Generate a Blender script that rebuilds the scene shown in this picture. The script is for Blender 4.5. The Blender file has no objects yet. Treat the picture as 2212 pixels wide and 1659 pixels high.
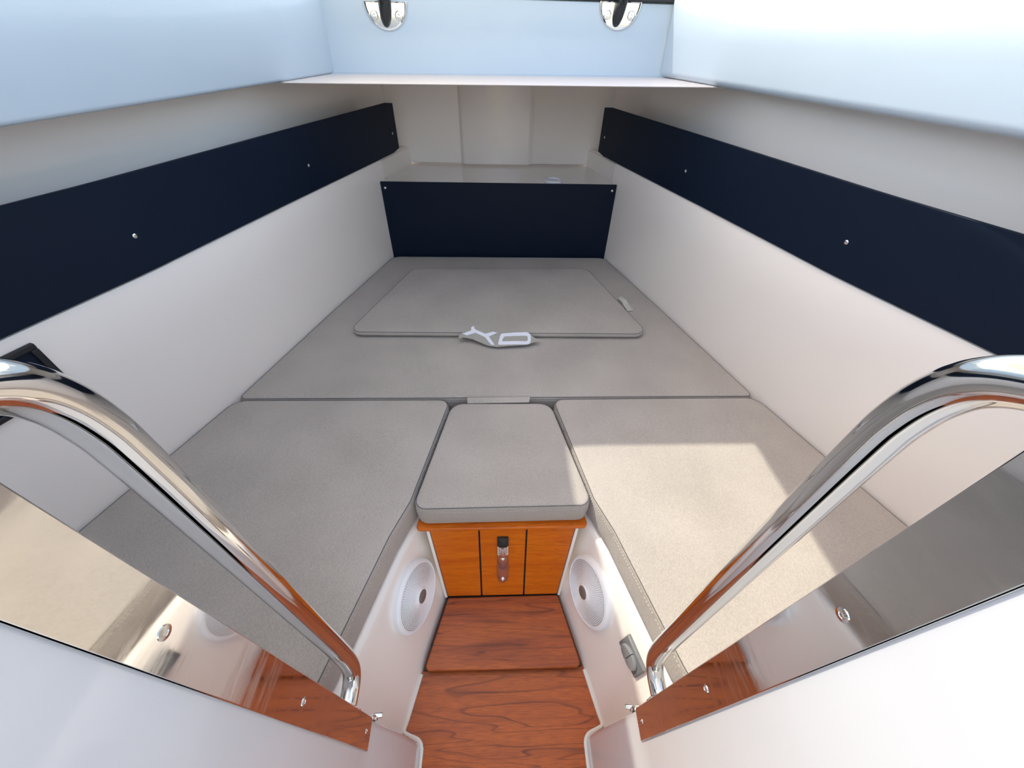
import bpy, bmesh, math, random
from mathutils import Vector, Matrix
random.seed(7)
SC = bpy.context.scene
COL = SC.collection

# ------------------------------------------------------------------ camera
# World: X to starboard, Y towards the bow, Z up; cabin sole at Z = 0.
# Measurements below are taken relative to the eye (0, 0, EYE); EYE is added on building.
EYE = 1.32
pitch, yaw, roll = math.radians(42.648), math.radians(2.0), math.radians(-0.25)
fw = Vector((0, math.cos(pitch), -math.sin(pitch)))
up = Vector((0, math.sin(pitch), math.cos(pitch)))
rt = Vector((1, 0, 0))
fw, rt = fw*math.cos(yaw) + rt*math.sin(yaw), rt*math.cos(yaw) - fw*math.sin(yaw)
rt, up = rt*math.cos(roll) + up*math.sin(roll), up*math.cos(roll) - rt*math.sin(roll)
cam_data = bpy.data.cameras.new('camera')
cam_data.sensor_width = 36.0
cam_data.lens = 36.0*830.0/2212.0
cam_data.clip_start = 0.01
cam = bpy.data.objects.new('camera', cam_data)
COL.objects.link(cam)
M = Matrix((rt, up, -fw)).transposed().to_4x4()
M.translation = Vector((-0.01, 0, EYE))
cam.matrix_world = M
SC.camera = cam

# ------------------------------------------------------------------ sky, sun, exposure
world = bpy.data.worlds.new('sky')
SC.world = world
world.use_nodes = True
wn = world.node_tree
wn.nodes.clear()
wo = wn.nodes.new('ShaderNodeOutputWorld')
wb = wn.nodes.new('ShaderNodeBackground')
ws = wn.nodes.new('ShaderNodeTexSky')
ws.sky_type = 'NISHITA'
ws.sun_disc = False
ws.sun_elevation = math.radians(55)
ws.sun_rotation = math.radians(-54)
ws.air_density = 1.0
ws.dust_density = 1.0
ws.ozone_density = 1.2
wt = wn.nodes.new('ShaderNodeMix'); wt.data_type = 'RGBA'; wt.blend_type = 'MULTIPLY'
wt.inputs[0].default_value = 1.0
wt.inputs[7].default_value = (1.20, 1.0, 0.80, 1)      # daylight white balance
wn.links.new(ws.outputs[0], wt.inputs[6])
wn.links.new(wt.outputs[2], wb.inputs[0])
wb.inputs[1].default_value = 0.56
wn.links.new(wb.outputs[0], wo.inputs[0])

sun = bpy.data.lights.new('sun', 'SUN')
sun.energy = 2.95
sun.angle = math.radians(0.53)
sun.color = (1.0, 0.97, 0.82)
sun_o = bpy.data.objects.new('sun', sun)
COL.objects.link(sun_o)
sun_o.rotation_euler = Vector((0.555, -0.40, -1.0)).to_track_quat('-Z', 'Y').to_euler()
sun_o.location = (-2, 2, 5)

vs = SC.view_settings
vs.view_transform = 'Standard'
vs.look = 'None'
vs.gamma = 1.0
vs.use_curve_mapping = False
vs.exposure = 0.30
# white cabin: let the light bounce around it
SC.cycles.max_bounces = 16
SC.cycles.diffuse_bounces = 10
SC.cycles.glossy_bounces = 6

# ------------------------------------------------------------------ materials
def srgb(r, g, b):
    f = lambda c: (c/255/12.92) if c/255 <= .04045 else ((c/255+.055)/1.055)**2.4
    return (f(r), f(g), f(b), 1)

def new_mat(name):
    m = bpy.data.materials.new(name); m.use_nodes = True
    nt = m.node_tree
    return m, nt, nt.nodes['Principled BSDF']

def noise(nt, scale, detail=4, vec=None, rough=.5, dist=0.0):
    n = nt.nodes.new('ShaderNodeTexNoise')
    n.inputs['Scale'].default_value = scale
    n.inputs['Detail'].default_value = detail
    n.inputs['Roughness'].default_value = rough
    n.inputs['Distortion'].default_value = dist
    if vec: nt.links.new(vec, n.inputs['Vector'])
    return n

def mapped(nt, scale=(1, 1, 1), rot=(0, 0, 0)):
    tc = nt.nodes.new('ShaderNodeTexCoord')
    mp = nt.nodes.new('ShaderNodeMapping')
    mp.inputs['Scale'].default_value = scale
    mp.inputs['Rotation'].default_value = rot
    geo = nt.nodes.new('ShaderNodeNewGeometry')
    nt.links.new(geo.outputs['Position'], mp.inputs['Vector'])
    nt.nodes.remove(tc)
    return mp.outputs[0]

def ramp(nt, fac, stops):
    r = nt.nodes.new('ShaderNodeValToRGB')
    el = r.color_ramp.elements
    el[0].position, el[0].color = stops[0]
    el[1].position, el[1].color = stops[-1]
    for p, c in stops[1:-1]:
        e = el.new(p); e.color = c
    nt.links.new(fac, r.inputs[0])
    return r.outputs[0]

def bump(nt, b, height, strength=.1, dist=.001, prev=None):
    n = nt.nodes.new('ShaderNodeBump')
    n.inputs['Strength'].default_value = strength
    n.inputs['Distance'].default_value = dist
    nt.links.new(height, n.inputs['Height'])
    if prev: nt.links.new(prev, n.inputs['Normal'])
    nt.links.new(n.outputs[0], b.inputs['Normal'])
    return n.outputs[0]

def plain(name, col, rough=.5, metal=0, coat=0, spec=.5):
    m, nt, b = new_mat(name)
    b.inputs['Base Color'].default_value = col
    b.inputs['Roughness'].default_value = rough
    b.inputs['Metallic'].default_value = metal
    b.inputs['Coat Weight'].default_value = coat
    b.inputs['Coat Roughness'].default_value = .05
    b.inputs['Specular IOR Level'].default_value = spec
    return m

def gelcoat(name, c0, c1, rough=.25, coat=.5):
    m, nt, b = new_mat(name)
    n = noise(nt, 2.2, 3, mapped(nt))
    nt.links.new(ramp(nt, n.outputs['Fac'], [(.3, c0), (.7, c1)]), b.inputs['Base Color'])
    b.inputs['Roughness'].default_value = rough
    b.inputs['Coat Weight'].default_value = coat
    b.inputs['Coat Roughness'].default_value = .06
    n2 = noise(nt, 9, 2, mapped(nt))
    bump(nt, b, n2.outputs['Fac'], .03, .01)
    return m

def fabric(name, c0, c1, weave=1.0):
    m, nt, b = new_mat(name)
    base = noise(nt, 5, 4, mapped(nt))
    fine = noise(nt, 420, 2, mapped(nt, (1, .55, 1)))
    mix = nt.nodes.new('ShaderNodeMix'); mix.data_type = 'FLOAT'
    mix.inputs[0].default_value = .55
    nt.links.new(base.outputs['Fac'], mix.inputs[2])
    nt.links.new(fine.outputs['Fac'], mix.inputs[3])
    nt.links.new(ramp(nt, mix.outputs[0], [(.36, c0), (.64, c1)]), b.inputs['Base Color'])
    b.inputs['Roughness'].default_value = .9
    b.inputs['Specular IOR Level'].default_value = .2
    b.inputs['Sheen Weight'].default_value = .25
    b.inputs['Sheen Roughness'].default_value = .5
    rib = nt.nodes.new('ShaderNodeTexWave')
    rib.wave_type = 'BANDS'; rib.bands_direction = 'Y'
    rib.inputs['Scale'].default_value = 130
    rib.inputs['Distortion'].default_value = 1.5
    rib.inputs['Detail'].default_value = 1
    nt.links.new(mapped(nt), rib.inputs['Vector'])
    nb = bump(nt, b, rib.outputs['Fac'], .12*weave, .0015)
    nb = bump(nt, b, fine.outputs['Fac'], .50*weave, .002, nb)
    wr = noise(nt, 3.0, 3, mapped(nt, (1.2, 5, 5)))
    bump(nt, b, wr.outputs['Fac'], .25, .012, nb)
    return m

def teak(name, dark, mid, light, coat, sc=1.0, lines=1.0):
    m, nt, b = new_mat(name)
    big = noise(nt, 1.5, 4, mapped(nt, (.9*sc, 11*sc, 11*sc)), .55, .6)
    col = ramp(nt, big.outputs['Fac'], [(.30, mid), (.50, light), (.70, mid)])
    tone = noise(nt, 3.0, 2, mapped(nt, (1.0, 3, 3)))
    # meandering growth lines: contours of a stretched noise
    g = noise(nt, 1.1, 3, mapped(nt, (.8*sc, 8*sc, 8*sc)), .45, .35)
    mul = nt.nodes.new('ShaderNodeMath'); mul.operation = 'MULTIPLY'; mul.inputs[1].default_value = 19
    nt.links.new(g.outputs['Fac'], mul.inputs[0])
    fr = nt.nodes.new('ShaderNodeMath'); fr.operation = 'FRACT'
    nt.links.new(mul.outputs[0], fr.inputs[0])
    line = nt.nodes.new('ShaderNodeValToRGB')
    e = line.color_ramp.elements
    e[0].position = 0; e[0].color = (0, 0, 0, 1); e[1].position = 1; e[1].color = (.55, .55, .55, 1)
    for p, v in ((.55, .05), (.80, .28), (.93, 1.0), (.985, .75)):
        q = e.new(p); q.color = (v, v, v, 1)
    nt.links.new(fr.outputs[0], line.inputs[0])
    f = noise(nt, 3, 4, mapped(nt, (9, 200, 200)), .6)
    fm = nt.nodes.new('ShaderNodeMapRange')
    fm.inputs['From Min'].default_value = .40; fm.inputs['From Max'].default_value = .72
    fm.inputs['To Max'].default_value = .55
    nt.links.new(f.outputs['Fac'], fm.inputs[0])
    tm = nt.nodes.new('ShaderNodeMapRange')
    tm.inputs['From Min'].default_value = .35; tm.inputs['From Max'].default_value = .65
    tm.inputs['To Min'].default_value = .35*lines; tm.inputs['To Max'].default_value = .95*lines
    nt.links.new(tone.outputs['Fac'], tm.inputs[0])
    lm = nt.nodes.new('ShaderNodeMath'); lm.operation = 'MULTIPLY'
    nt.links.new(line.outputs[0], lm.inputs[0]); nt.links.new(tm.outputs[0], lm.inputs[1])
    ad = nt.nodes.new('ShaderNodeMath'); ad.operation = 'MAXIMUM'
    nt.links.new(lm.outputs[0], ad.inputs[0]); nt.links.new(fm.outputs[0], ad.inputs[1])
    mx = nt.nodes.new('ShaderNodeMix'); mx.data_type = 'RGBA'
    nt.links.new(ad.outputs[0], mx.inputs[0]); nt.links.new(col, mx.inputs[6]); mx.inputs[7].default_value = dark
    nt.links.new(mx.outputs[2], b.inputs['Base Color'])
    b.inputs['Roughness'].default_value = .40
    b.inputs['Specular IOR Level'].default_value = .35
    b.inputs['Coat Weight'].default_value = coat
    b.inputs['Coat Roughness'].default_value = .12
    bump(nt, b, f.outputs['Fac'], .08, .001)
    return m

def steel(name, rough, col=(.80, .79, .77, 1), scratch=0.0):
    m, nt, b = new_mat(name)
    b.inputs['Base Color'].default_value = col
    b.inputs['Metallic'].default_value = 1
    b.inputs['Roughness'].default_value = rough
    if scratch:
        n = noise(nt, 6, 6, mapped(nt, (30, 2, 14)), .7)
        n2 = noise(nt, 5, 3, mapped(nt))
        mul = nt.nodes.new('ShaderNodeMath'); mul.operation = 'MULTIPLY'
        nt.links.new(n.outputs['Fac'], mul.inputs[0]); nt.links.new(n2.outputs['Fac'], mul.inputs[1])
        mr = nt.nodes.new('ShaderNodeMapRange')
        mr.inputs['From Min'].default_value = .22; mr.inputs['From Max'].default_value = .42
        mr.inputs['To Min'].default_value = rough; mr.inputs['To Max'].default_value = rough+scratch
        nt.links.new(mul.outputs[0], mr.inputs[0])
        nt.links.new(mr.outputs[0], b.inputs['Roughness'])
    return m

GEL = gelcoat('gelcoat_cabin', (.93, .868, .815, 1), (.945, .888, .835, 1))
GELD = gelcoat('gelcoat_deck_skytint', (.465, .545, .63, 1), (.495, .575, .66, 1), .4, .2)  # coaming gelcoat with the blue of the sky light put into its colour
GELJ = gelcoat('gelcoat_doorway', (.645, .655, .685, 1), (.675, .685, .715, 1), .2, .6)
FAB = fabric('berth_fabric', (.375, .335, .297, 1), (.48, .43, .385, 1))
FABL = fabric('strap_fabric', (.34, .32, .28, 1), (.42, .395, .35, 1), .5)
SEAM = plain('seam_thread_dark', (.10, .095, .10, 1), .9)
THREAD = plain('stitch_thread', (.62, .58, .54, 1), .8)
WHITEPRINT = plain('white_print', (.80, .80, .86, 1), .6)
LABEL = plain('care_label_cloth', (.55, .53, .48, 1), .8)
NAVY = plain('navy_black_laminate', (.0055, .0115, .027, 1), .5, spec=.16)
NAVY_EDGE = plain('navy_black_edge', (.010, .011, .015, 1), .5)
TEAKF = teak('teak_sole', srgb(70, 28, 18), srgb(140, 64, 30), srgb(186, 94, 36), .08)
TEAKD = teak('teak_locker', srgb(150, 62, 6), srgb(210, 98, 8), srgb(228, 118, 14), .15, 1.7, .55)
STEEL = steel('polished_steel', .07)
STRIP = steel('trim_plate_steel', .035, (.78, .77, .75, 1), .22)
SATIN = steel('satin_steel', .22, (.72, .71, .69, 1))
BLACK = plain('black_rubber', (.012, .012, .013, 1), .5)
HINGE_BLACK = plain('black_hinge_arm', (.010, .012, .014, 1), .22)
SPK = plain('white_speaker_plastic', (.88, .885, .90, 1), .3)
SPKBACK = plain('speaker_mesh_back', (.36, .36, .37, 1), .6)
EMBLEM = plain('grey_emblem', (.26, .235, .215, 1), .4, .4)
GREY = plain('grey_switch_plastic', (.16, .165, .175, 1), .45)
GREYB = plain('grey_rocker_plastic', (.21, .215, .225, 1), .4)
CAULK = plain('white_sealant', (.74, .72, .66, 1), .5)
BLOCKER, _nt, _b = new_mat('sun_blocker_canvas')  # cloth of the added sun blocker, translucent for soft fill
_b.inputs['Base Color'].default_value = (.82, .80, .76, 1)
_b.inputs['Roughness'].default_value = .9
_tr = _nt.nodes.new('ShaderNodeBsdfTranslucent'); _tr.inputs[0].default_value = (.95, .88, .76, 1)
_mx = _nt.nodes.new('ShaderNodeMixShader'); _mx.inputs[0].default_value = .72
_nt.links.new(_b.outputs[0], _mx.inputs[1]); _nt.links.new(_tr.outputs[0], _mx.inputs[2])
_nt.links.new(_mx.outputs[0], _nt.nodes['Material Output'].inputs['Surface'])

# ------------------------------------------------------------------ helpers
def P(x, y, z): return Vector((x, y, z + EYE))

def wl(o):
    v = Vector((0, 0, 0))
    while o:
        v += o.location; o = o.parent
    return v

def link(name, bm, mat, parent=None, smooth=True, bevel=0, seg=2, auto=35):
    """bm holds world coordinates; the object's origin goes to the parent or to its own base."""
    bmesh.ops.recalc_face_normals(bm, faces=bm.faces)
    if parent: org = wl(parent)
    else:
        lo = Vector([min(v.co[i] for v in bm.verts) for i in range(3)])
        hi = Vector([max(v.co[i] for v in bm.verts) for i in range(3)])
        org = Vector(((lo.x+hi.x)/2, (lo.y+hi.y)/2, lo.z))
    for v in bm.verts: v.co -= org
    me = bpy.data.meshes.new(name)
    bm.to_mesh(me); bm.free()
    me.materials.append(mat)
    if smooth:
        for p in me.polygons: p.use_smooth = True
        me.set_sharp_from_angle(angle=math.radians(auto))
    o = bpy.data.objects.new(name, me)
    COL.objects.link(o)
    if parent: o.parent = parent
    else: o.location = org
    if bevel:
        b = o.modifiers.new('bevel', 'BEVEL'); b.width = bevel; b.segments = seg
        b.limit_method = 'ANGLE'; b.angle_limit = math.radians(40)
        b.harden_normals = False
    return o

def thing(name, loc, label, cat, group=None):
    e = bpy.data.objects.new(name, None)
    e.empty_display_size = .05
    COL.objects.link(e); e.location = loc
    return tag(e, label, cat, group)

def tag(o, label=None, cat=None, group=None, kind=None):
    if label: o['label'] = label
    if cat: o['category'] = cat
    if group: o['group'] = group
    if kind: o['kind'] = kind
    return o

def struct(o, label, cat):
    return tag(o, label, cat, kind='structure')

def BM(): return bmesh.new()

def add_box(bm, x0, x1, y0, y1, z0, z1):
    vs_ = [bm.verts.new(P(x, y, z)) for z in (z0, z1) for y in (y0, y1) for x in (x0, x1)]
    for f in ((0, 1, 3, 2), (4, 6, 7, 5), (0, 4, 5, 1), (2, 3, 7, 6), (0, 2, 6, 4), (1, 5, 7, 3)):
        bm.faces.new([vs_[i] for i in f])

def add_hex(bm, a, b):
    """a, b: two quads (lists of 4 Vectors, same winding) joined to a solid."""
    A = [bm.verts.new(v) for v in a]; B = [bm.verts.new(v) for v in b]
    bm.faces.new(A); bm.faces.new(B[::-1])
    n = len(A)
    for i in range(n): bm.faces.new([A[i], B[i], B[(i+1) % n], A[(i+1) % n]])

def add_prism(bm, pts, off):
    """closed outline of Vectors extruded by vector off"""
    add_hex(bm, pts, [p + off for p in pts])

def add_grid(bm, rows, closed=False):
    """rows of Vectors -> quads"""
    V = [[bm.verts.new(p) for p in r] for r in rows]
    for i in range(len(V)-1):
        n = len(V[i])
        for j in range(n if closed else n-1):
            k = (j+1) % n
            bm.faces.new([V[i][j], V[i][k], V[i+1][k], V[i+1][j]])
    return V

def catmull(pts, n=8, closed=False):
    out = []
    N = len(pts)
    rng = range(N) if closed else range(N-1)
    for i in rng:
        if closed: p0, p1, p2, p3 = pts[i-1], pts[i], pts[(i+1) % N], pts[(i+2) % N]
        else: p0, p1, p2, p3 = pts[max(i-1, 0)], pts[i], pts[i+1], pts[min(i+2, N-1)]
        for k in range(n):
            t = k/n
            out.append(.5*((2*p1) + (p2-p0)*t + (2*p0-5*p1+4*p2-p3)*t*t + (3*p1-p0-3*p2+p3)*t**3))
    if not closed: out.append(pts[-1])
    return out

def add_tube(bm, path, r, seg=12, closed=False, caps=True):
    n = len(path)
    rows = []
    prev = None
    for i, p in enumerate(path):
        if closed: t = path[(i+1) % n] - path[i-1]
        else: t = path[min(i+1, n-1)] - path[max(i-1, 0)]
        t.normalize()
        if prev is None:
            a = Vector((0, 0, 1)) if abs(t.z) < .9 else Vector((1, 0, 0))
            u = t.cross(a).normalized()
        else:
            u = (prev - t*prev.dot(t)).normalized()
        prev = u
        w = t.cross(u)
        rr = r[i] if isinstance(r, list) else r
        rows.append([p + (u*math.cos(2*math.pi*k/seg) + w*math.sin(2*math.pi*k/seg))*rr for k in range(seg)])
    if closed: rows.append(rows[0])
    V = add_grid(bm, rows, True)
    if not closed and caps:
        bm.faces.new(V[0][::-1]); bm.faces.new(V[-1])
    if closed: bmesh.ops.remove_doubles(bm, verts=bm.verts, dist=1e-7)

def frame(n):
    n = n.normalized()
    u = Vector((0, 0, 1)).cross(n)
    if u.length < .05: u = Vector((1, 0, 0))
    u.normalize()
    return u, n.cross(u), n

def add_lathe(bm, c, n, prof, seg=32, su=1.0):
    """prof: list of (radius, height along n)"""
    u, w, n = frame(n)
    rows = []
    for r, h in prof:
        rows.append([c + n*h + (u*math.cos(2*math.pi*k/seg)*su + w*math.sin(2*math.pi*k/seg))*max(r, 1e-5) for k in range(seg)])
    V = add_grid(bm, rows, True)
    if prof[0][0] > 1e-4: bm.faces.new(V[0][::-1])
    if prof[-1][0] > 1e-4: bm.faces.new(V[-1])

def fillet(poly, rads, n=6):
    """round the corners of a 2-D polygon; rads per corner"""
    out = []
    N = len(poly)
    for i in range(N):
        p = Vector(poly[i]); a = Vector(poly[i-1]); b = Vector(poly[(i+1) % N]); r = rads[i] if isinstance(rads, (list, tuple)) else rads
        if r <= 1e-6: out.append(p); continue
        d1 = (a-p).normalized(); d2 = (b-p).normalized()
        ang = d1.angle(d2)
        t = min(r/math.tan(ang/2), .45*(a-p).length, .45*(b-p).length)
        rr = t*math.tan(ang/2)
        c = p + (d1+d2).normalized()*(rr/math.sin(ang/2))
        s, e = p + d1*t, p + d2*t
        a0 = math.atan2(s.y-c.y, s.x-c.x); a1 = math.atan2(e.y-c.y, e.x-c.x)
        da = (a1-a0+math.pi) % (2*math.pi) - math.pi
        for k in range(n+1):
            th = a0 + da*k/n
            out.append(Vector((c.x+rr*math.cos(th), c.y+rr*math.sin(th))))
    return out

def resample(poly, step):
    out = []
    N = len(poly)
    for i in range(N):
        a, b = poly[i], poly[(i+1) % N]
        k = max(1, int((b-a).length/step))
        for j in range(k): out.append(a + (b-a)*j/k)
    return out

def inset(poly, d):
    """poly counter-clockwise; d > 0 moves inwards"""
    out = []
    N = len(poly)
    for i in range(N):
        e1 = (poly[i]-poly[i-1]); e2 = (poly[(i+1) % N]-poly[i])
        n1 = Vector((-e1.y, e1.x)); n2 = Vector((-e2.y, e2.x))
        if n1.length < 1e-9: n1 = n2
        if n2.length < 1e-9: n2 = n1
        n = (n1.normalized()+n2.normalized())
        if n.length < 1e-6: n = n1
        out.append(poly[i] + n.normalized()*d)
    return out

def ccw(poly):
    a = sum(poly[i-1].x*poly[i].y - poly[i].x*poly[i-1].y for i in range(len(poly)))
    return poly if a > 0 else poly[::-1]

def add_cushion(bm, poly, z1, thick, r=.012, dome=.004, wob=0.0):
    """rounded foam cushion: side band, soft edges, slightly crowned top"""
    z0 = z1 - thick
    rings = [(r*.8, z0), (0, z0+r*.8), (-.002, (z0+z1)/2), (0, z1-r)]
    for k in range(1, 5):
        a = math.pi/2*k/4
        rings.append((r*(1-math.cos(a)), z1-r+r*math.sin(a)))
    rows = []
    for d, z in rings:
        q = inset(poly, d)
        rows.append([P(v.x, v.y, z + (wob*math.sin(v.x*23+v.y*31) if z > z0+.02 else 0)) for v in q])
    q = inset(poly, r)
    c = sum(q, Vector((0, 0)))/len(q)
    for s, dz in ((.93, .5), (.8, .8), (.55, .95), (.25, 1.0)):
        rows.append([P(*(c+(v-c)*s), z1+dome*dz) for v in q])
    V = add_grid(bm, rows, True)
    bm.faces.new(V[-1]); bm.faces.new(V[0][::-1])

def seam_path(poly, d, z): return [P(v.x, v.y, z) for v in inset(poly, d)]

def add_stitches(bm, path, step=.0075, ln=.0045, r=.0006, closed=True):
    n = len(path)
    acc = 0
    for i in range(n if closed else n-1):
        a, b = path[i], path[(i+1) % n]
        L = (b-a).length
        if L < 1e-6: continue
        t = (step-acc) % step
        d = (b-a)/L
        while t + ln < L:
            s = a + d*t; e = s + d*ln
            w = d.cross(Vector((0, 0, 1))).normalized()*r
            u = Vector((0, 0, r))
            add_hex(bm, [s+w, s+u, s-w, s-u], [e+w, e+u, e-w, e-u])
            t += step
        acc = (acc + L) % step

def screw(parent, c, n, r, mat=None, name='screw', dome=.35):
    bm = BM()
    add_lathe(bm, c, n, [(r, -.001), (r, r*.12), (r*.85, r*dome*.7), (r*.45, r*dome), (r*.40, r*dome*.5), (0, r*dome*.45)], 16)
    return link(name, bm, mat or SATIN, parent)

# ------------------------------------------------------------------ plan of the hull liner (y, half width)
WALL = [(2.40, .458), (1.995, .571), (1.45, .724), (.908, .868), (.458, 1.022), (.10, 1.155), (-.10, 1.23)]
def wallx(y):
    for (ya, xa), (yb, xb) in zip(WALL, WALL[1:]):
        if y >= yb: return xa + (xb-xa)*(ya-y)/(ya-yb)
    return WALL[-1][1]
def wallnorm(y, s):
    d = (wallx(y+.05)-wallx(y-.05))/.1
    return Vector((-s, d, 0)).normalized()          # towards the cabin
def ys(a, b, n): return [a+(b-a)*i/n for i in range(n+1)]

def interp(y, Y, X):
    for i in range(len(Y)-1):
        if y <= Y[i+1]: return X[i]+(X[i+1]-X[i])*(y-Y[i])/(Y[i+1]-Y[i])
    return X[-1]
def x_in(y): return interp(y, [.12, .163, .26, .44, .533, .90], [.36, .346, .32, .272, .237, .165])
def x_top(y): return x_in(y) - .010
def x_bot(y): return interp(y, [.10, .125, .246, .435, .50], [.262, .256, .228, .178, .162])
Z_BERTH = -1.0
Z_SOLE = -1.32
def foot(s, y, t, off=0):
    """point on footwell side wall; t 0 at the top, 1 at the sole; off along the wall normal"""
    xt_, xb_ = x_top(y), x_bot(y)
    p = P(s*(xt_+(xb_-xt_)*t), y, Z_BERTH + (Z_SOLE-Z_BERTH)*t)
    return p + foot_n(s, y)*off
def foot_n(s, y):
    dy = (foot0(s, y+.02, .4)-foot0(s, y-.02, .4)); dt = foot0(s, y, .6)-foot0(s, y, .2)
    n = dy.cross(dt).normalized()
    return n if n.x*s < 0 else -n
def foot0(s, y, t):
    xt_, xb_ = x_top(y), x_bot(y)
    return P(s*(xt_+(xb_-xt_)*t), y, Z_BERTH + (Z_SOLE-Z_BERTH)*t)

SIDE = {-1: 'left', 1: 'right'}

# ------------------------------------------------------------------ structure: hull liner walls
for s in (-1, 1):
    Y = ys(.0, 2.055, 40)
    bm = BM()
    rows = []
    for y in Y:
        x = wallx(y)
        rows.append([P(s*x, y, -1.05), P(s*x, y, -.80), P(s*x, y, -.60), P(s*x, y, -.470), P(s*(x+.004), y, -.460), P(s*(x+.015), y, -.457),
                     P(s*(x+.10), y, -.457), P(s*(x+.106), y, -.30), P(s*(x+.106), y, -.10)])
    add_grid(bm, rows)
    # return at the forward end and the niche beside the shelf
    x = wallx(2.055)
    add_grid(bm, [[P(s*x, 2.055, -.92), P(s*x, 2.055, -.470)], [P(s*(x+.006), 2.062, -.92), P(s*(x+.006), 2.062, -.470)],
                  [P(s*(x+.016), 2.064, -.92), P(s*(x+.016), 2.064, -.470)]])
    rows = []
    for y in [2.0545] + ys(2.064, 2.36, 6):
        x = wallx(y)+.016
        if y > 2.33: x -= (y-2.33)*.25
        rows.append([P(s*x, y, -.92), P(s*x, y, -.470), P(s*(x+.012), y, -.460), P(s*(x+.10), y, -.457), P(s*(wallx(y)+.106), y, -.30), P(s*(wallx(y)+.106), y, -.10)])
    add_grid(bm, rows)
    struct(link('wall_'+SIDE[s], bm, GEL, auto=30),
           'glossy off-white hull liner wall along the %s berth' % ('port' if s < 0 else 'starboard'), 'wall')

# front wall, with the shallow raised middle panel
bm = BM()
def fx(z): return interp(z, [-.95, -.54, -.457, -.30, -.10], [.52, .532, .60, .62, .62])
zz = [-.95, -.545, -.535, -.50, -.457, -.40, -.30, -.20, -.10]
cols = [-1, -.2055, -.203, -.190, -.187, .152, .155, .176, .180, 1]
dep = [0, 0, -.004, -.020, -.022, -.022, -.020, -.004, 0, 0]
rows = []
for z in zz:
    rows.append([P((c*fx(z) if abs(c) == 1 else c), 2.36+d+(.02 if z < -.54 else 0), z) for c, d in zip(cols, dep)])
add_grid(bm, rows)
struct(link('wall_front', bm, GEL, auto=50), 'glossy off-white bow bulkhead above the shelf', 'wall')

# shelf behind the front panel
bm = BM()
add_hex(bm, [P(-.566, 2.004, -.545), P(.566, 2.004, -.545), P(.52, 2.38, -.545), P(-.52, 2.38, -.545)],
        [P(-.566, 2.004, -.60), P(.566, 2.004, -.60), P(.52, 2.38, -.60), P(-.52, 2.38, -.60)])
struct(link('trim_1', bm, GEL, bevel=.006), 'off-white shelf ledge behind the dark front panel', 'shelf')

# footwell side walls with the berth tops they carry
for s in (-1, 1):
    bm = BM()
    rows = []
    for y in ys(.085, .57, 20):
        xt_ = x_top(y)
        rows.append([P(s*(xt_+.45), y, Z_BERTH), P(s*(xt_+.030), y, Z_BERTH), P(s*(xt_+.012), y, Z_BERTH-.001), foot(s, y, .015, .001)+Vector((s*.004, 0, .002)),
                     foot(s, y, .04), foot(s, y, .12), foot(s, y, .5), foot(s, y, 1.0), foot(s, y, 1.04)])
    add_grid(bm, rows)
    struct(link('wall_footwell_'+SIDE[s], bm, GEL, auto=60),
           'off-white moulded footwell side below the %s seat cushion' % SIDE[s], 'wall')
    # berth top under the cushions
    bm = BM()
    o = [P(s*(x_in(.50)+.01), .50, Z_BERTH-.002), P(s*.10, .90, Z_BERTH-.002), P(s*.03, 1.0, Z_BERTH-.002), P(s*.03, 2.0, Z_BERTH-.002),
         P(s*wallx(2.0), 2.0, Z_BERTH-.002), P(s*wallx(.908), .908, Z_BERTH-.002), P(s*wallx(.458), .458, Z_BERTH-.002), P(s*wallx(.085), .085, Z_BERTH-.002), P(s*(x_in(.12)+.02), .085, Z_BERTH-.002)]
    add_prism(bm, o, Vector((0, 0, -.03)))
    struct(link('floor_berth_'+SIDE[s], bm, GEL), 'moulded berth base under the %s cushions' % SIDE[s], 'berth base')

# doorway bulkhead (the jambs the steel plates are fixed to)
for s in (-1, 1):
    bm = BM()
    rows = []
    prof = [(-.45, .0), (.095, .0), (.104, .003), (.109, .010), (.110, .022)]
    for z, x in ((-1.36, .206), (-1.30, .209), (-1.1, .224), (-.94, .237), (-.915, .2395), (-.88, .240), (-.4, .240), (.06, .240)):
        rows.append([P(s*(x+dx), y, z) for y, dx in prof] + [P(s*1.25, .110, z), P(s*1.25, -.45, z)])
    add_grid(bm, rows)
    V = rows[-1]
    f = bm.faces.new([bm.verts.new(p) for p in V])
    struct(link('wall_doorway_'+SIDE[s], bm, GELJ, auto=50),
           'glossy white doorway jamb on the %s of the entrance' % SIDE[s], 'wall')

# ------------------------------------------------------------------ structure: deck hatch opening
# base line of the coaming, left and right (x at y)
def coam_left(y): return -.6016 - (1.814-y)*.1716
def coam_right(y): return .6486 + (1.598-y)*.2367
ZL, ZR = -.129, -.1175
Y_LEDGE, Y_COAM, Z_COAM = 1.499, 1.812, .0755
def coaming(s, fx_, z0, y0, y1, R=.02, lean=-.10):
    bm = BM()
    rows = []
    for y in ys(y0, y1, 20):
        x = fx_(y)
        row = [P(x+s*.60, y, .14), P(x+s*.05, y, .14), P(x+s*(.02+lean*.24), y, .135), P(x+s*(lean*.24), y, .115), P(x+s*lean*.08, y, z0+.10)]
        for k in range(0, 7):
            a = math.pi/2*k/6
            row.append(P(x+s*(R-R*math.cos(a)), y, z0+R-R*math.sin(a)))
        row += [P(x+s*.12, y, z0), P(x+s*.48, y, z0)]
        rows.append(row)
    add_grid(bm, rows)
    return bm
struct(link('trim_2', coaming(-1, coam_left, ZL, .09, 1.847, .0095, -.05), GELD, auto=50), 'white deck coaming on the left of the hatch opening, in shade', 'coaming')
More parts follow.
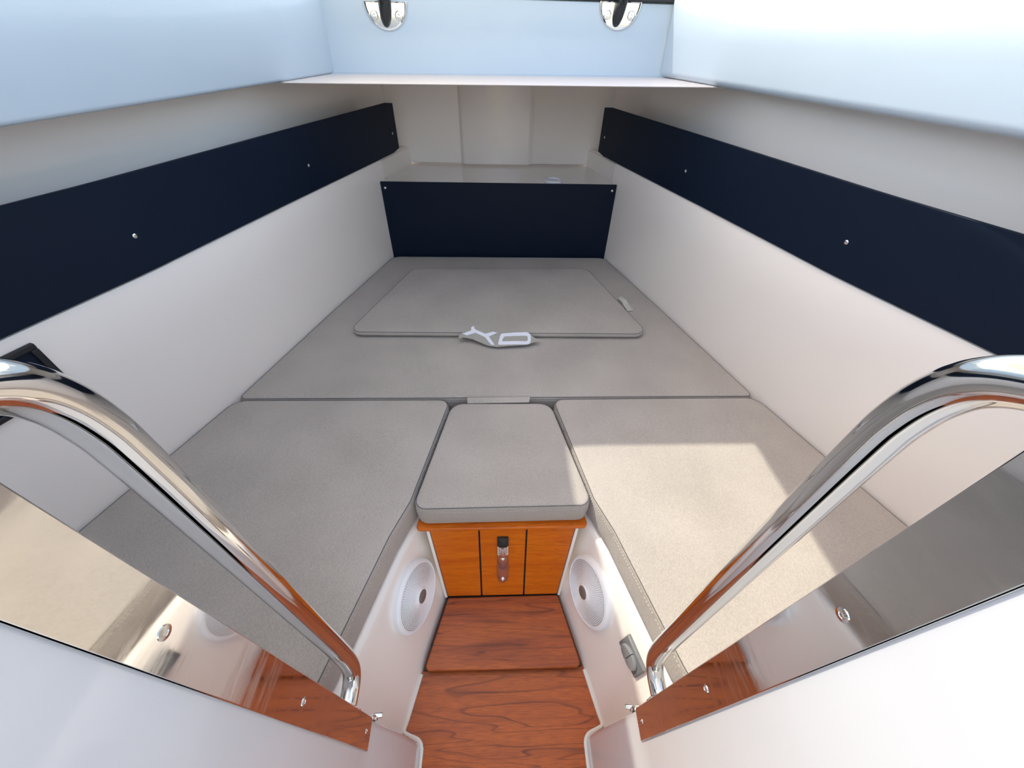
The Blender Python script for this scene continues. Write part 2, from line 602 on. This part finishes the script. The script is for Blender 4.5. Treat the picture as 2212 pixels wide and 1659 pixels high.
struct(link('trim_3', coaming(1, coam_right, ZR, .09, 1.814, .0205, -.04), GELD, auto=50), 'white deck coaming on the right of the hatch opening, in sun', 'coaming')

# front coaming with its ledge
bm = BM()
yl = lambda x: Y_LEDGE + (x+.66)*(.012)              # aft edge of ledge
zl = lambda x: ZL + (ZR-ZL)*(x+.65)/1.31
def coam_y(x): return Y_COAM + .017*(x+.6016)/1.23
rows, rows2 = [], []
xs = ys(-.695, .71, 16)
for x in xs:
    z = zl(x)
    yb = coam_y(x)
    rows.append([P(x, yl(x)+1.0, z-.006), P(x, yl(x)+.012, z-.006), P(x, yl(x)+.002, z-.0045), P(x, yl(x), z-.0025), P(x, yl(x)+.003, z), P(x, yb-.012, z)])
    rows2.append([P(x, yb-.016, z), P(x, yb-.004, z+.004), P(x, yb, z+.016), P(x, yb, .0), P(x, yb, Z_COAM), P(x, yb+.01, Z_COAM+.007), P(x, yb+.75, Z_COAM+.007)])
add_grid(bm, rows2)
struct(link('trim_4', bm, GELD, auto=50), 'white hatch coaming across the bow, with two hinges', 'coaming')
bm = BM()
add_grid(bm, rows)
LEDGE = gelcoat('gelcoat_ledge_dimmed', (.70, .63, .60, 1), (.72, .655, .625, 1), .4, .2)  # same moulding as the cabin gelcoat, colour darkened to dim the ledge
struct(link('trim_13', bm, LEDGE, auto=50), 'pinkish white ledge at the foot of the bow coaming', 'ledge')
# deck infill between the ledge and the cabin's upper walls, with the corner facet on the right
bm = BM()
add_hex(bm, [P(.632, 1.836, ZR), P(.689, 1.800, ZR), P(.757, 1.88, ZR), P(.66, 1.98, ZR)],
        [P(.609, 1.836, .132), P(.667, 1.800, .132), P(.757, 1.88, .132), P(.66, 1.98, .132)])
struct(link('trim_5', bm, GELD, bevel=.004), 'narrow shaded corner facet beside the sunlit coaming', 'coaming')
# deck underside over the side pockets
for s in (-1, 1):
    bm = BM()
    rows = []
    for y in ys(.09, 2.5, 24):
        b = (coam_left(y) if s < 0 else coam_right(y))
        z = (ZL if s < 0 else ZR)
        rows.append([P(b+s*.06, y, z+.004), P(s*(abs(b)+.62), y, z+.004)])
    add_grid(bm, rows)
    struct(link('ceiling_'+SIDE[s], bm, GEL), 'underside of the side deck on the %s' % SIDE[s], 'ceiling')
# hatch gasket along the top of the front coaming
bm = BM()
add_box(bm, -.306, .616, 1.817, 1.837, .079, .0885)
struct(link('trim_6', bm, BLACK, bevel=.003), 'black rubber hatch seal along the top of the bow coaming', 'seal')

# added unseen canvas: notch and slanted edge shape the sun, translucency adds fill
ZB = .80
def xr(y): return .1394 - .2366*(y-1.965)
SX0, SX1, SY0, SY1 = -.755, -.185, .10, 1.385
bm = BM()
for quad in ([(-1.7, SY1), (xr(SY1), SY1), (xr(3.1), 3.1), (-1.7, 3.1)],
             [(-1.7, SY0), (SX0, SY0), (SX0, SY1), (-1.7, SY1)],
             [(SX1, SY0), (xr(SY0), SY0), (xr(SY1), SY1), (SX1, SY1)]):
    add_prism(bm, [P(x, y, ZB) for x, y in quad], Vector((0, 0, .004)))
struct(link('ceiling', bm, BLOCKER, smooth=False), 'added unseen canvas sheet, notched to shape the sun patch', 'awning')

# ------------------------------------------------------------------ floor
bm = BM()
add_box(bm, -.275, .275, -.45, .52, Z_SOLE-.03, Z_SOLE)
struct(link('floor', bm, TEAKF), 'reddish brown teak cabin sole in the footwell', 'floor')
# sealant beads at the foot of the walls
k = 7
for s in (-1, 1):
    bm = BM()
    path = [foot(s, y, .995)+Vector((-s*.002, 0, 0)) for y in ys(.245, .128, 6)]
    path += [P(s*.240, .120, Z_SOLE+.002), P(s*.222, .114, Z_SOLE+.003), P(s*.212, .108, Z_SOLE+.003), P(s*.2055, .096, Z_SOLE+.003), P(s*.2045, .06, Z_SOLE+.003), P(s*.2045, -.2, Z_SOLE+.003)]
    add_tube(bm, catmull(path, 3), .0045, 8)
    struct(link('trim_%d' % k, bm, CAULK), 'white sealant bead where the %s footwell wall meets the sole' % SIDE[s], 'trim')
    k += 1

# ------------------------------------------------------------------ dark fiddle panels
def wall_panel(s):
    o = bpy.data.objects.new('fiddle_panel', None)
    COL.objects.link(o); o.location = P(s*wallx(1.0), 1.0, -.455)
    tag(o, 'long navy black side panel on the %s wall, %s' % (SIDE[s], 'above the small black wall locker' if s < 0 else 'above the sunlit seat cushion'), 'panel', 'navy black panels around the berth')
    bm = BM()
    rows = []
    Y = ys(.12, 2.232, 36)
    th = .010
    for i, y in enumerate(Y):
        x = wallx(y) - .003
        zb, zt = -.455, -.255
        if i == len(Y)-1: zb, zt = -.445, -.262
        n = wallnorm(y, s)
        q = P(s*x, y, zb), P(s*x, y, zt)
        rows.append([q[0], q[1], q[1]-n*th, q[0]-n*th])
    x = wallx(2.24)-.003
    V = add_grid(bm, rows, True)
    bm.faces.new(V[0]); bm.faces.new(V[-1][::-1])
    link('board', bm, NAVY, o, bevel=.0015)
    pts = [(.923, -.373), (1.567, -.372), (2.188, -.376), (.42, -.372)]
    for y, z in pts:
        screw(o, P(s*(wallx(y)-.003), y, z), wallnorm(y, s), .0055)
    return o
for s in (-1, 1): wall_panel(s)

fp = thing('front_panel', P(0, 2.0, -.92), 'navy black panel across the head of the berth', 'panel', 'navy black panels around the berth')
bm = BM()
add_hex(bm, [P(-.572, 2.0, -.93), P(.572, 2.0, -.93), P(.5655, 2.0, -.539), P(-.5655, 2.0, -.539)],
        [P(-.572, 2.010, -.93), P(.572, 2.010, -.93), P(.5655, 2.010, -.539), P(-.5655, 2.010, -.539)])
link('board', bm, NAVY, fp, bevel=.0015)
for s in (-1, 1):
    screw(fp, P(s*.547, 2.0, -.566), Vector((0, -1, 0)), .0055)

# white ring fitting lying on the shelf
bm = BM()
add_lathe(bm, P(.262, 2.055, -.545), Vector((0, 0, 1)), [(.045, 0), (.045, .010), (.041, .014), (.033, .014), (.030, .008), (0, .008)], 32)
tag(link('deck_plate', bm, SPK), 'small round white cap on the shelf behind the front panel', 'cap')

# black locker frame on the left wall
wlk = thing('wall_locker', P(-wallx(.5), .5, -.60), 'small black framed locker hatch low on the left wall', 'locker')
def wq(y, z, off):
    n = wallnorm(y, -1)
    return P(-wallx(y), y, z) + n*off
def wall_frame(y0, y1, z0, z1, w, o0, o1):
    bm = BM()
    Y = ys(y0, y1, 4)
    for za, zb in ((z0, z0+w), (z1-w, z1)):
        rows = [[wq(y, za, o0), wq(y, za, o1), wq(y, zb, o1), wq(y, zb, o0)] for y in Y]
        V = add_grid(bm, rows, True); bm.faces.new(V[0]); bm.faces.new(V[-1][::-1])
    for ya, yb in ((y0, y0+w), (y1-w, y1)):
        add_hex(bm, [wq(ya, z0+w, o0), wq(ya, z0+w, o1), wq(ya, z1-w, o1), wq(ya, z1-w, o0)],
                [wq(yb, z0+w, o0), wq(yb, z0+w, o1), wq(yb, z1-w, o1), wq(yb, z1-w, o0)])
    return bm
link('frame', wall_frame(.36, .655, -.592, -.483, .012, -.001, .010), NAVY_EDGE, wlk, bevel=.002)
bm = BM()
rows = [[wq(y, -.58, .003), wq(y, -.495, .003)] for y in ys(.372, .643, 4)]
V = add_grid(bm, rows)
link('door_leaf', bm, NAVY, wlk)

# ------------------------------------------------------------------ cushions
def cushion(name, poly2, z1, th, label, r=.012, dome=.004, seam=True, stitch=None, extra=None, group='berth cushions'):
    poly = ccw([Vector(p) for p in poly2])
    poly = ccw(resample(poly, .045))
    c = sum(poly, Vector((0, 0)))/len(poly)
    t = thing(name, P(c.x, c.y, z1-th), label, 'cushion', group)
    bm = BM(); add_cushion(bm, poly, z1, th, r, dome)
    body = link('cover', bm, FAB, t, auto=70)
    if seam:
        bm = BM(); add_tube(bm, seam_path(poly, r*.28, z1-r*.30), .0011, 6, True)
        link('seam', bm, SEAM, t)
        bm = BM(); add_stitches(bm, seam_path(poly, -.0012, z1-r-.004))
        tag(link('stitching', bm, THREAD, t, smooth=False), kind='stuff')
    return t, poly, body

# big forward mattress
g = .004
outer = [(s*(wallx(y)-g), y) for s in (1,) for y in ()]
R_ = [(wallx(y)-g, y) for y in (.911, 1.1, 1.45, 1.75, 1.992)]
poly = [Vector(p) for p in R_] + [Vector((-x, y)) for x, y in reversed(R_)]
rad = [.02, 0, 0, 0, .05, .05, 0, 0, 0, .02]
poly = fillet(poly, rad)
cushion('berth_mattress', poly, -.90, .098, 'large grey berth mattress filling the bow, under the pad with the white logo strap', r=.012, dome=.002)

# pad lying on it
pp = [(.588, 1.236), (.436, 1.805), (-.430, 1.795), (-.596, 1.250)]
poly = fillet([Vector(p) for p in pp], [.045, .05, .05, .04])
pad, padpoly, padbody = cushion('head_pad', poly, -.872, .0225, 'thin grey pad with rounded corners lying on the bow mattress, with a white logo strap', r=.008, dome=.006)
# care label sewn into its right edge
bm = BM()
cl = [[(.532, 1.530, -.884), (.552, 1.548, -.883)], [(.545, 1.500, -.886), (.565, 1.512, -.880)], [(.548, 1.482, -.891), (.572, 1.492, -.8885)], [(.556, 1.44, -.8945), (.584, 1.444, -.894)]]
rows = [[P(*p) for p in r] for r in cl]
lo = [[p - Vector((0, 0, .0012)) for p in r] for r in rows]
for i in range(3):
    add_hex(bm, [rows[i][0], rows[i][1], rows[i+1][1], rows[i+1][0]], [lo[i][0], lo[i][1], lo[i+1][1], lo[i+1][0]])
tag(link('care_label', bm, LABEL, pad), 'pale fabric care label on the pad edge')
# strap with the white XO letters over the aft edge
def strap_z(x, y):
    return -.8585 + .26*(y-1.29) + .002*(1+math.sin((x+.02)*26))
tab = [(-.163, 1.221), (-.162, 1.236), (-.153, 1.248), (-.137, 1.262), (-.116, 1.274), (-.095, 1.287), (-.071, 1.278), (-.046, 1.266), (-.013, 1.252), (.028, 1.25),
       (.095, 1.252), (.111, 1.245), (.131, 1.226), (.152, 1.21), (.125, 1.205), (.099, 1.192), (.06, 1.188), (-.015, 1.182), (-.05, 1.19), (-.086, 1.209), (-.111, 1.221), (-.144, 1.228)]
XG = [(-.117, 1.276), (-.108, 1.283), (-.1, 1.266), (-.061, 1.245), (-.031, 1.254), (-.014, 1.248), (-.047, 1.231), (-.024, 1.19), (-.038, 1.192), (-.063, 1.23), (-.099, 1.25), (-.132, 1.236), (-.149, 1.243), (-.116, 1.261)]
OO = [(-.011, 1.198), (-.007, 1.215), (-.003, 1.232), (.0, 1.239), (.004, 1.243), (.05, 1.247), (.1, 1.251), (.107, 1.248), (.111, 1.244), (.115, 1.238), (.116, 1.232), (.115, 1.213), (.113, 1.203), (.109, 1.197), (.104, 1.194), (.099, 1.193), (.05, 1.191), (-.007, 1.19), (-.010, 1.193)]
OI = [(.004, 1.207), (.006, 1.215), (.010, 1.224), (.012, 1.227), (.016, 1.229), (.05, 1.231), (.098, 1.234), (.101, 1.233), (.102, 1.231), (.103, 1.228), (.1035, 1.224), (.103, 1.214), (.102, 1.211), (.100, 1.209), (.098, 1.208), (.096, 1.207), (.05, 1.206), (.008, 1.2055), (.005, 1.206)]
SY = -.012
def flat_piece(outline, lift, th, sub=2):
    bm = BM()
    outline = [(x, y+SY) for x, y in outline]
    vs_ = [bm.verts.new(Vector((x, y, 0))) for x, y in outline]
    bm.faces.new(vs_)
    bmesh.ops.triangulate(bm, faces=bm.faces[:])
    for _ in range(sub): bmesh.ops.subdivide_edges(bm, edges=bm.edges[:], cuts=1)
    r = bmesh.ops.extrude_face_region(bm, geom=bm.faces[:])
    topv = {v for v in r['geom'] if isinstance(v, bmesh.types.BMVert)}
    for v in bm.verts:
        x, y = v.co.x, v.co.y
        v.co = P(x, y, strap_z(x, y) + lift + (th if v in topv else 0))
    return bm
strap = tag(link('strap', flat_piece(tab, 0, .0022, 3), FABL, pad, auto=60), 'pale strap printed with white letters XO')
link('letter_x', flat_piece(XG, .0028, .0009, 3), WHITEPRINT, strap, auto=60)
bm = BM()
a = [P(x, y+SY, strap_z(x, y+SY)+.0037) for x, y in OO]; b = [P(x, y+SY, strap_z(x, y+SY)+.0037) for x, y in OI]
a2 = [p-Vector((0, 0, .0012)) for p in a]; b2 = [p-Vector((0, 0, .0012)) for p in b]
add_grid(bm, [a2, a, b, b2], True)
link('letter_o', bm, WHITEPRINT, strap, auto=60)

# seat cushions either side of the footwell
for s in (-1, 1):
    pts = [(x_in(.533), .533), (x_in(.44), .44), (.320, .26), (.346, .163), (.361, .122), (wallx(.122)-g, .122), (wallx(.458)-g, .458), (wallx(.70)-g, .70), (wallx(.905)-g, .9075), (.168, .905)]
    poly = fillet([Vector((s*x, y)) for x, y in pts], [0, .08, .08, .05, .015, .02, .05, 0, .055, .03])
    cushion('seat_cushion', poly, -.90, .098,
            'long grey seat cushion in the shade left of the centre cushion' if s < 0 else 'long grey seat cushion right of the centre cushion, with a bright sun patch', r=.010, dome=.003)

# centre infill cushion
poly = fillet([Vector(p) for p in [(-.234, .506), (.236, .510), (.161, .884), (-.163, .886)]], [.030, .030, .05, .05])
cc, ccp, ccb = cushion('centre_cushion', poly, -.897, .082, 'small trapezoid grey cushion in the middle, on the teak locker', r=.012, dome=.004)
bm = BM()
add_hex(bm, [P(-.112, .884, -.899), P(.090, .887, -.899), P(.094, .906, -.893), P(-.114, .905, -.893)],
        [P(-.112, .884, -.902), P(.090, .887, -.902), P(.094, .906, -.896), P(-.114, .905, -.896)])
link('hook_flap', bm, FAB, cc, bevel=.001)

# ------------------------------------------------------------------ teak locker below the centre cushion
lk = thing('teak_locker', P(0, .45, -1.30), 'varnished orange teak locker under the centre cushion, with a steel latch', 'locker')
bm = BM()
poly = fillet([Vector(p) for p in [(-.234, .4945), (.231, .4955), (.16, .86), (-.16, .86)]], [.012, .012, .01, .01])
add_prism(bm, [P(v.x, v.y, -.9800) for v in ccw(poly)], Vector((0, 0, -.013)))
link('top_board', bm, TEAKD, lk, bevel=.003)


def dpt(x, t, off=0):          # t 0 top .. 1 bottom
    n = Vector((0, -.301, .068)).normalized()
    return P(x, .501-.068*t, -.993-.301*t) + n*off
def hw(t): return .197 - .029*t
bm = BM()
add_hex(bm, [dpt(-hw(0)-.006, 0, -.006), dpt(hw(0)+.006, 0, -.006), dpt(hw(1)+.006, 1, -.006), dpt(-hw(1)-.006, 1, -.006)],
        [dpt(-hw(0)-.006, 0, -.016), dpt(hw(0)+.006, 0, -.016), dpt(hw(1)+.006, 1, -.016), dpt(-hw(1)-.006, 1, -.016)])
link('backing', bm, BLACK, lk)
for a0, a1, b0, b1 in ((-hw(0), -.0675, -hw(1), -.0675), (-.0625, .0625, -.0625, .0625), (.0675, hw(0), .0675, hw(1))):
    bm = BM()
    te = .985
    add_hex(bm, [dpt(a0, 0, 0), dpt(a1, 0, 0), dpt(b1, te, 0), dpt(b0, te, 0)], [dpt(a0, 0, -.010), dpt(a1, 0, -.010), dpt(b1, te, -.010), dpt(b0, te, -.010)])
    link('panel', bm, TEAKD, lk, bevel=.0008)
nd = Vector((0, -.301, .068)).normalized()
# latch: body + lower plate with two screws + black tip
la = BM()
def strip_row(t, w, h): return [dpt(-w, t, .0005), dpt(-w, t, h*.6), dpt(-w*.6, t, h), dpt(w*.6, t, h), dpt(w, t, h*.6), dpt(w, t, .0005)]
rows = [strip_row(t, w, h) for t, w, h in ((.31, .0145, .004), (.33, .0155, .006), (.45, .0165, .006), (.53, .0178, .006), (.60, .0178, .006), (.68, .0160, .006), (.735, .0125, .006), (.755, .008, .005))]
V = add_grid(la, rows, True); la.faces.new(V[0]); la.faces.new(V[-1][::-1])
latch = link('latch', la, STEEL, lk, auto=40)
bm = BM()
rows = [strip_row(t, w, h) for t, w, h in ((.19, .0145, .006), (.205, .0150, .007), (.30, .0150, .018), (.325, .0150, .017), (.345, .0150, .006))]
V = add_grid(bm, rows, True); bm.faces.new(V[0]); bm.faces.new(V[-1][::-1])
link('lever', bm, STEEL, latch, auto=40)
bm = BM()
rows = [strip_row(t, w, h) for t, w, h in ((.105, .0135, .006), (.112, .0155, .010), (.15, .0157, .014), (.20, .0157, .014))]
V = add_grid(bm, rows, True); bm.faces.new(V[0]); bm.faces.new(V[-1][::-1])
tag(link('grip', bm, BLACK, latch, auto=40), 'black thumb grip')
for t in (.395, .70):
    screw(latch, dpt(0, t, .006), nd, .0075, STEEL, dome=.5)

# white edging beside the locker front
for s in (-1, 1):
    bm = BM()
    a = [dpt(s*(hw(t)+.002), t, .002) for t in (0, 1)]
    b = [dpt(s*(hw(t)+.010), t, .003) for t in (0, 1)]
    c = [dpt(s*(hw(t)+.010), t, -.02) for t in (0, 1)]
    d = [dpt(s*(hw(t)+.002), t, -.02) for t in (0, 1)]
    add_hex(bm, [a[0], b[0], c[0], d[0]], [a[1], b[1], c[1], d[1]])
    struct(link('trim_%d' % (k), bm, GEL, bevel=.0015), 'thin white edging on the %s of the teak locker front' % SIDE[s], 'trim')
    k += 1

# raised teak step board
sb = thing('step_board', P(0, .34, Z_SOLE), 'loose teak floorboard with rounded corners, in front of the locker', 'board')
bp = [(-.168, .431), (.171, .432), (.2165, .2465), (-.217, .2475)]
poly = ccw(fillet([Vector(p) for p in bp], [.008, .008, .012, .012]))
bm = BM()
add_prism(bm, [P(v.x, v.y, -1.292) for v in poly], Vector((0, 0, -.016)))
link('plank', bm, TEAKF, sb, bevel=.003)
bm = BM()
poly = ccw([Vector(p) for p in [(-.172, .445), (.172, .445), (.2215, .252), (-.2215, .252)]])
add_prism(bm, [P(v.x, v.y, -1.308) for v in poly], Vector((0, 0, -.012)))
tag(link('gap_filler', bm, BLACK, sb), 'black bearer sheet standing in for the shaded gap')  # added under the plank; its black paints the shade in the gaps

# ------------------------------------------------------------------ speakers
def speaker(s, label):
    y0, t0 = .386, .405
    c = foot(s, y0, t0, 0); n = foot_n(s, y0)
    o = thing('speaker', c, label, 'speaker', 'round speakers in the footwell')
    u, w, n = frame(n)
    R = .094
    bm = BM()
    add_lathe(bm, c, n, [(R, -.004), (R, .010), (R*.98, .0145), (R*.93, .0175), (R*.895, .0180), (R*.88, .0165), (R*.875, .012), (R*.86, .008)], 64)
    link('ring', bm, SPK, o)
    bm = BM()
    add_lathe(bm, c, n, [(R*.88, .0115), (R*.6, .0170), (R*.3, .0210), (0, .0220)], 48)
    link('back', bm, SPKBACK, o)
    bm = BM()
    def h(r): return .0155 + .009*(1-(r/(R*.88))**2)
    nr = 15
    for i in range(nr+1):
        r = R*(.22 + .655*i/nr)
        path = [c + n*h(r) + (u*math.cos(2*math.pi*q/56)+w*math.sin(2*math.pi*q/56))*r for q in range(56)]
        add_tube(bm, path, .0013, 4, True)
    for q in range(84):
        a = 2*math.pi*q/84
        d = u*math.cos(a)+w*math.sin(a)
        ra, rb = R*.22, R*.875
        tng = (n.cross(d))*.0010
        for e in range(3):
            r0, r1 = ra+(rb-ra)*e/3, ra+(rb-ra)*(e+1)/3
            p0, p1 = c+n*(h(r0)+.0006)+d*r0, c+n*(h(r1)+.0006)+d*r1
            f = bm.faces.new([bm.verts.new(v) for v in (p0-tng, p0+tng, p1+tng, p1-tng)])
    link('grille', bm, SPK, o, auto=60)
    bm = BM()
    add_lathe(bm, c, n, [(R*.225, .0230), (R*.225, .0265), (R*.20, .0277), (R*.18, .0273)], 32)
    cap = link('centre_cap', bm, SPK, o)
    bm = BM()
    add_lathe(bm, c, n, [(R*.185, .0265), (R*.185, .0279), (R*.16, .0287), (0, .0289)], 32)
    link('emblem', bm, EMBLEM, cap)
    return o
speaker(-1, 'round white speaker in the left footwell wall, with no switch behind it')
speaker(1, 'round white speaker in the right footwell wall, ahead of the grey switch')

# switch plate
def switch():
    y0, t0 = .222, .205
    c = foot(1, y0, t0, 0); n = foot_n(1, y0)
    o = thing('light_switch', c, 'grey double rocker switch on the right footwell wall', 'switch')
    a = (foot0(1, y0+.02, t0)-foot0(1, y0-.02, t0)).normalized()      # forward along the wall
    b = n.cross(a).normalized()
    if b.z < 0: b = -b
    def q(i, j, h): return c + a*i + b*j + n*h
    bm = BM()
    L, H = .038, .026
    add_hex(bm, [q(-L, -H, 0), q(L, -H, 0), q(L, H, 0), q(-L, H, 0)], [q(-L*.97, -H*.95, .010), q(L*.97, -H*.95, .010), q(L*.97, H*.95, .010), q(-L*.97, H*.95, .010)])
    link('plate', bm, GREY, o, bevel=.003)
    for sg in (-1, 1):
        bm = BM()
        rows = []
        for h, k_ in ((.009, 1.0), (.014, 1.0), (.017, .93)):
            row = []
            for i in range(17):
                th = -math.pi/2 + math.pi*i/16
                row.append(q(sg*(.0008+.027*math.cos(th)*k_), .0175*math.sin(th)*k_-.002, h + .002*math.cos(th)))
            rows.append(row)
        V = add_grid(bm, rows, True)
        bm.faces.new(V[-1])
        link('rocker', bm, GREYB, o, auto=40)
    return o
switch()

# ------------------------------------------------------------------ steel trim plates on the jambs
for s in (-1, 1):
    o = thing('trim_plate', P(s*.24, .087, -.91), 'tall mirror-polished steel plate on the %s doorway jamb, %s' % (SIDE[s], 'reflecting the sunlit cushion' if s < 0 else 'reflecting the dark side panel'),
              'trim plate', 'steel plates on the doorway')
    bm = BM()
    x = .2395
    outline = [(.0640, -.914), (.1085, -.908), (.1065, -.40), (.1045, .05), (.0605, .05), (.0625, -.40)]
    pts = [P(s*x, y, z) for y, z in outline]
    add_prism(bm, pts, Vector((-s*.0025, 0, 0)))
    link('plate', bm, STRIP, o, bevel=.0011, auto=30)
    for y, z, r in ((.084, -.305, .0052), (.0845, -.577, .0052), (.088, -.882, .0045)):
        sc = screw(o, P(s*.237, y, z), Vector((-s, 0, 0)), r, SATIN if s < 0 else STEEL, dome=.22)

# ------------------------------------------------------------------ grab rails
for s in (-1, 1):
    o = thing('grab_rail', P(s*.27, .115, -.86), 'polished steel tubular grab rail beside the %s doorway jamb' % SIDE[s], 'grab rail', 'steel grab rails at the entrance')
    prof = [(.105, -.118), (.128, -.124), (.150, -.138), (.164, -.158), (.172, -.190), (.174, -.240), (.174, -.42), (.173, -.60), (.172, -.74), (.170, -.800), (.163, -.832), (.148, -.848), (.128, -.853), (.105, -.854)]
    path = catmull([P(s*.27, y, z) for y, z in prof], 8)
    bm = BM(); add_tube(bm, path, .0150, 28)
    link('tube', bm, STEEL, o, auto=60)
    for z in (-.118, -.854):
        bm = BM()
        add_lathe(bm, P(s*.27, .110, z), Vector((0, 1, 0)), [(.024, 0), (.024, .003), (.019, .006), (.0155, .008)], 28)
        link('base_flange', bm, STEEL, o)

# round-headed bolts at the foot of the plates
for s in (-1, 1):
    o = thing('door_bolt', P(s*.252, .110, -.955), 'small steel door stop bolt below the %s grab rail' % SIDE[s], 'bolt', 'door stop bolts')
    bm = BM()
    add_lathe(bm, P(s*.252, .1095, -.955), Vector((0, 1, 0)), [(.013, 0), (.0125, .004), (.009, .0075), (.006, .009)], 24)
    link('washer', bm, STEEL, o)
    bm = BM()
    add_lathe(bm, P(s*.248, .1165, -.957), Vector((-s*1, .1, -.25)), [(.0045, 0), (.0045, .014), (.0038, .0155), (0, .016)], 16)
    link('pin', bm, STEEL, o)

# ------------------------------------------------------------------ hatch hinges on the bow coaming
def hinge(cx, cz, tip_dx, label):
    yb = coam_y(cx)
    o = thing('hatch_hinge', P(cx, yb, cz-.075), label, 'hinge', 'hatch hinges')
    R = .0733
    out = [(R*math.cos(a), R*math.sin(a)) for a in [math.pi + math.pi*i/28 for i in range(29)]]
    def ring(k_, y, zt=0): return [P(cx+x*k_, y, cz+z*k_ + zt) for x, z in out]
    bm = BM()
    rows = [ring(1.0, yb+.001), ring(1.0, yb-.003), ring(.965, yb-.007), ring(.92, yb-.008), ring(.885, yb-.0055, -.002), ring(.87, yb-.004, -.003)]
    V = add_grid(bm, rows, True)
    bm.faces.new(V[-1]); bm.faces.new(V[0][::-1])
    link('plate', bm, STEEL, o, auto=40)
    # black arm, a tapered fin running up from the plate's foot
    bm = BM()
    rows = []
    for t, w, d in ((0, .002, .002), (.03, .007, .009), (.12, .012, .016), (.35, .0175, .026), (.7, .0195, .036), (1.0, .0205, .043), (1.6, .021, .048)):
        z = cz - R*.87 + R*.87*t
        x = cx + tip_dx*(1-t)
        y1 = yb - .004
        rows.append([P(x-w, y1, z), P(x-w*.85, y1-d*.6, z), P(x-w*.4, y1-d, z), P(x+w*.4, y1-d, z), P(x+w*.85, y1-d*.6, z), P(x+w, y1, z)])
    V = add_grid(bm, rows, True)
    bm.faces.new(V[-1]); bm.faces.new(V[0][::-1])
    link('arm', bm, HINGE_BLACK, o, auto=60)
    for dx in (-.0415, .0415):
        p = P(cx+dx, yb-.004, cz-.0335)
        bm = BM()
        add_lathe(bm, p, Vector((0, -1, 0)), [(.0130, 0), (.0130, .004), (.0111, .0052), (.0103, .004), (.0100, .004), (.0044, .0044), (.0042, .0018), (0, .0016)], 24)
        link('screw', bm, SATIN, o, auto=30)
    return o
hinge(-.3825, .062, -.0055, 'steel hatch hinge with a black arm, by the shaded left coaming')
hinge(.4105, .079, -.0075, 'steel hatch hinge with a black arm, by the sunlit right coaming')
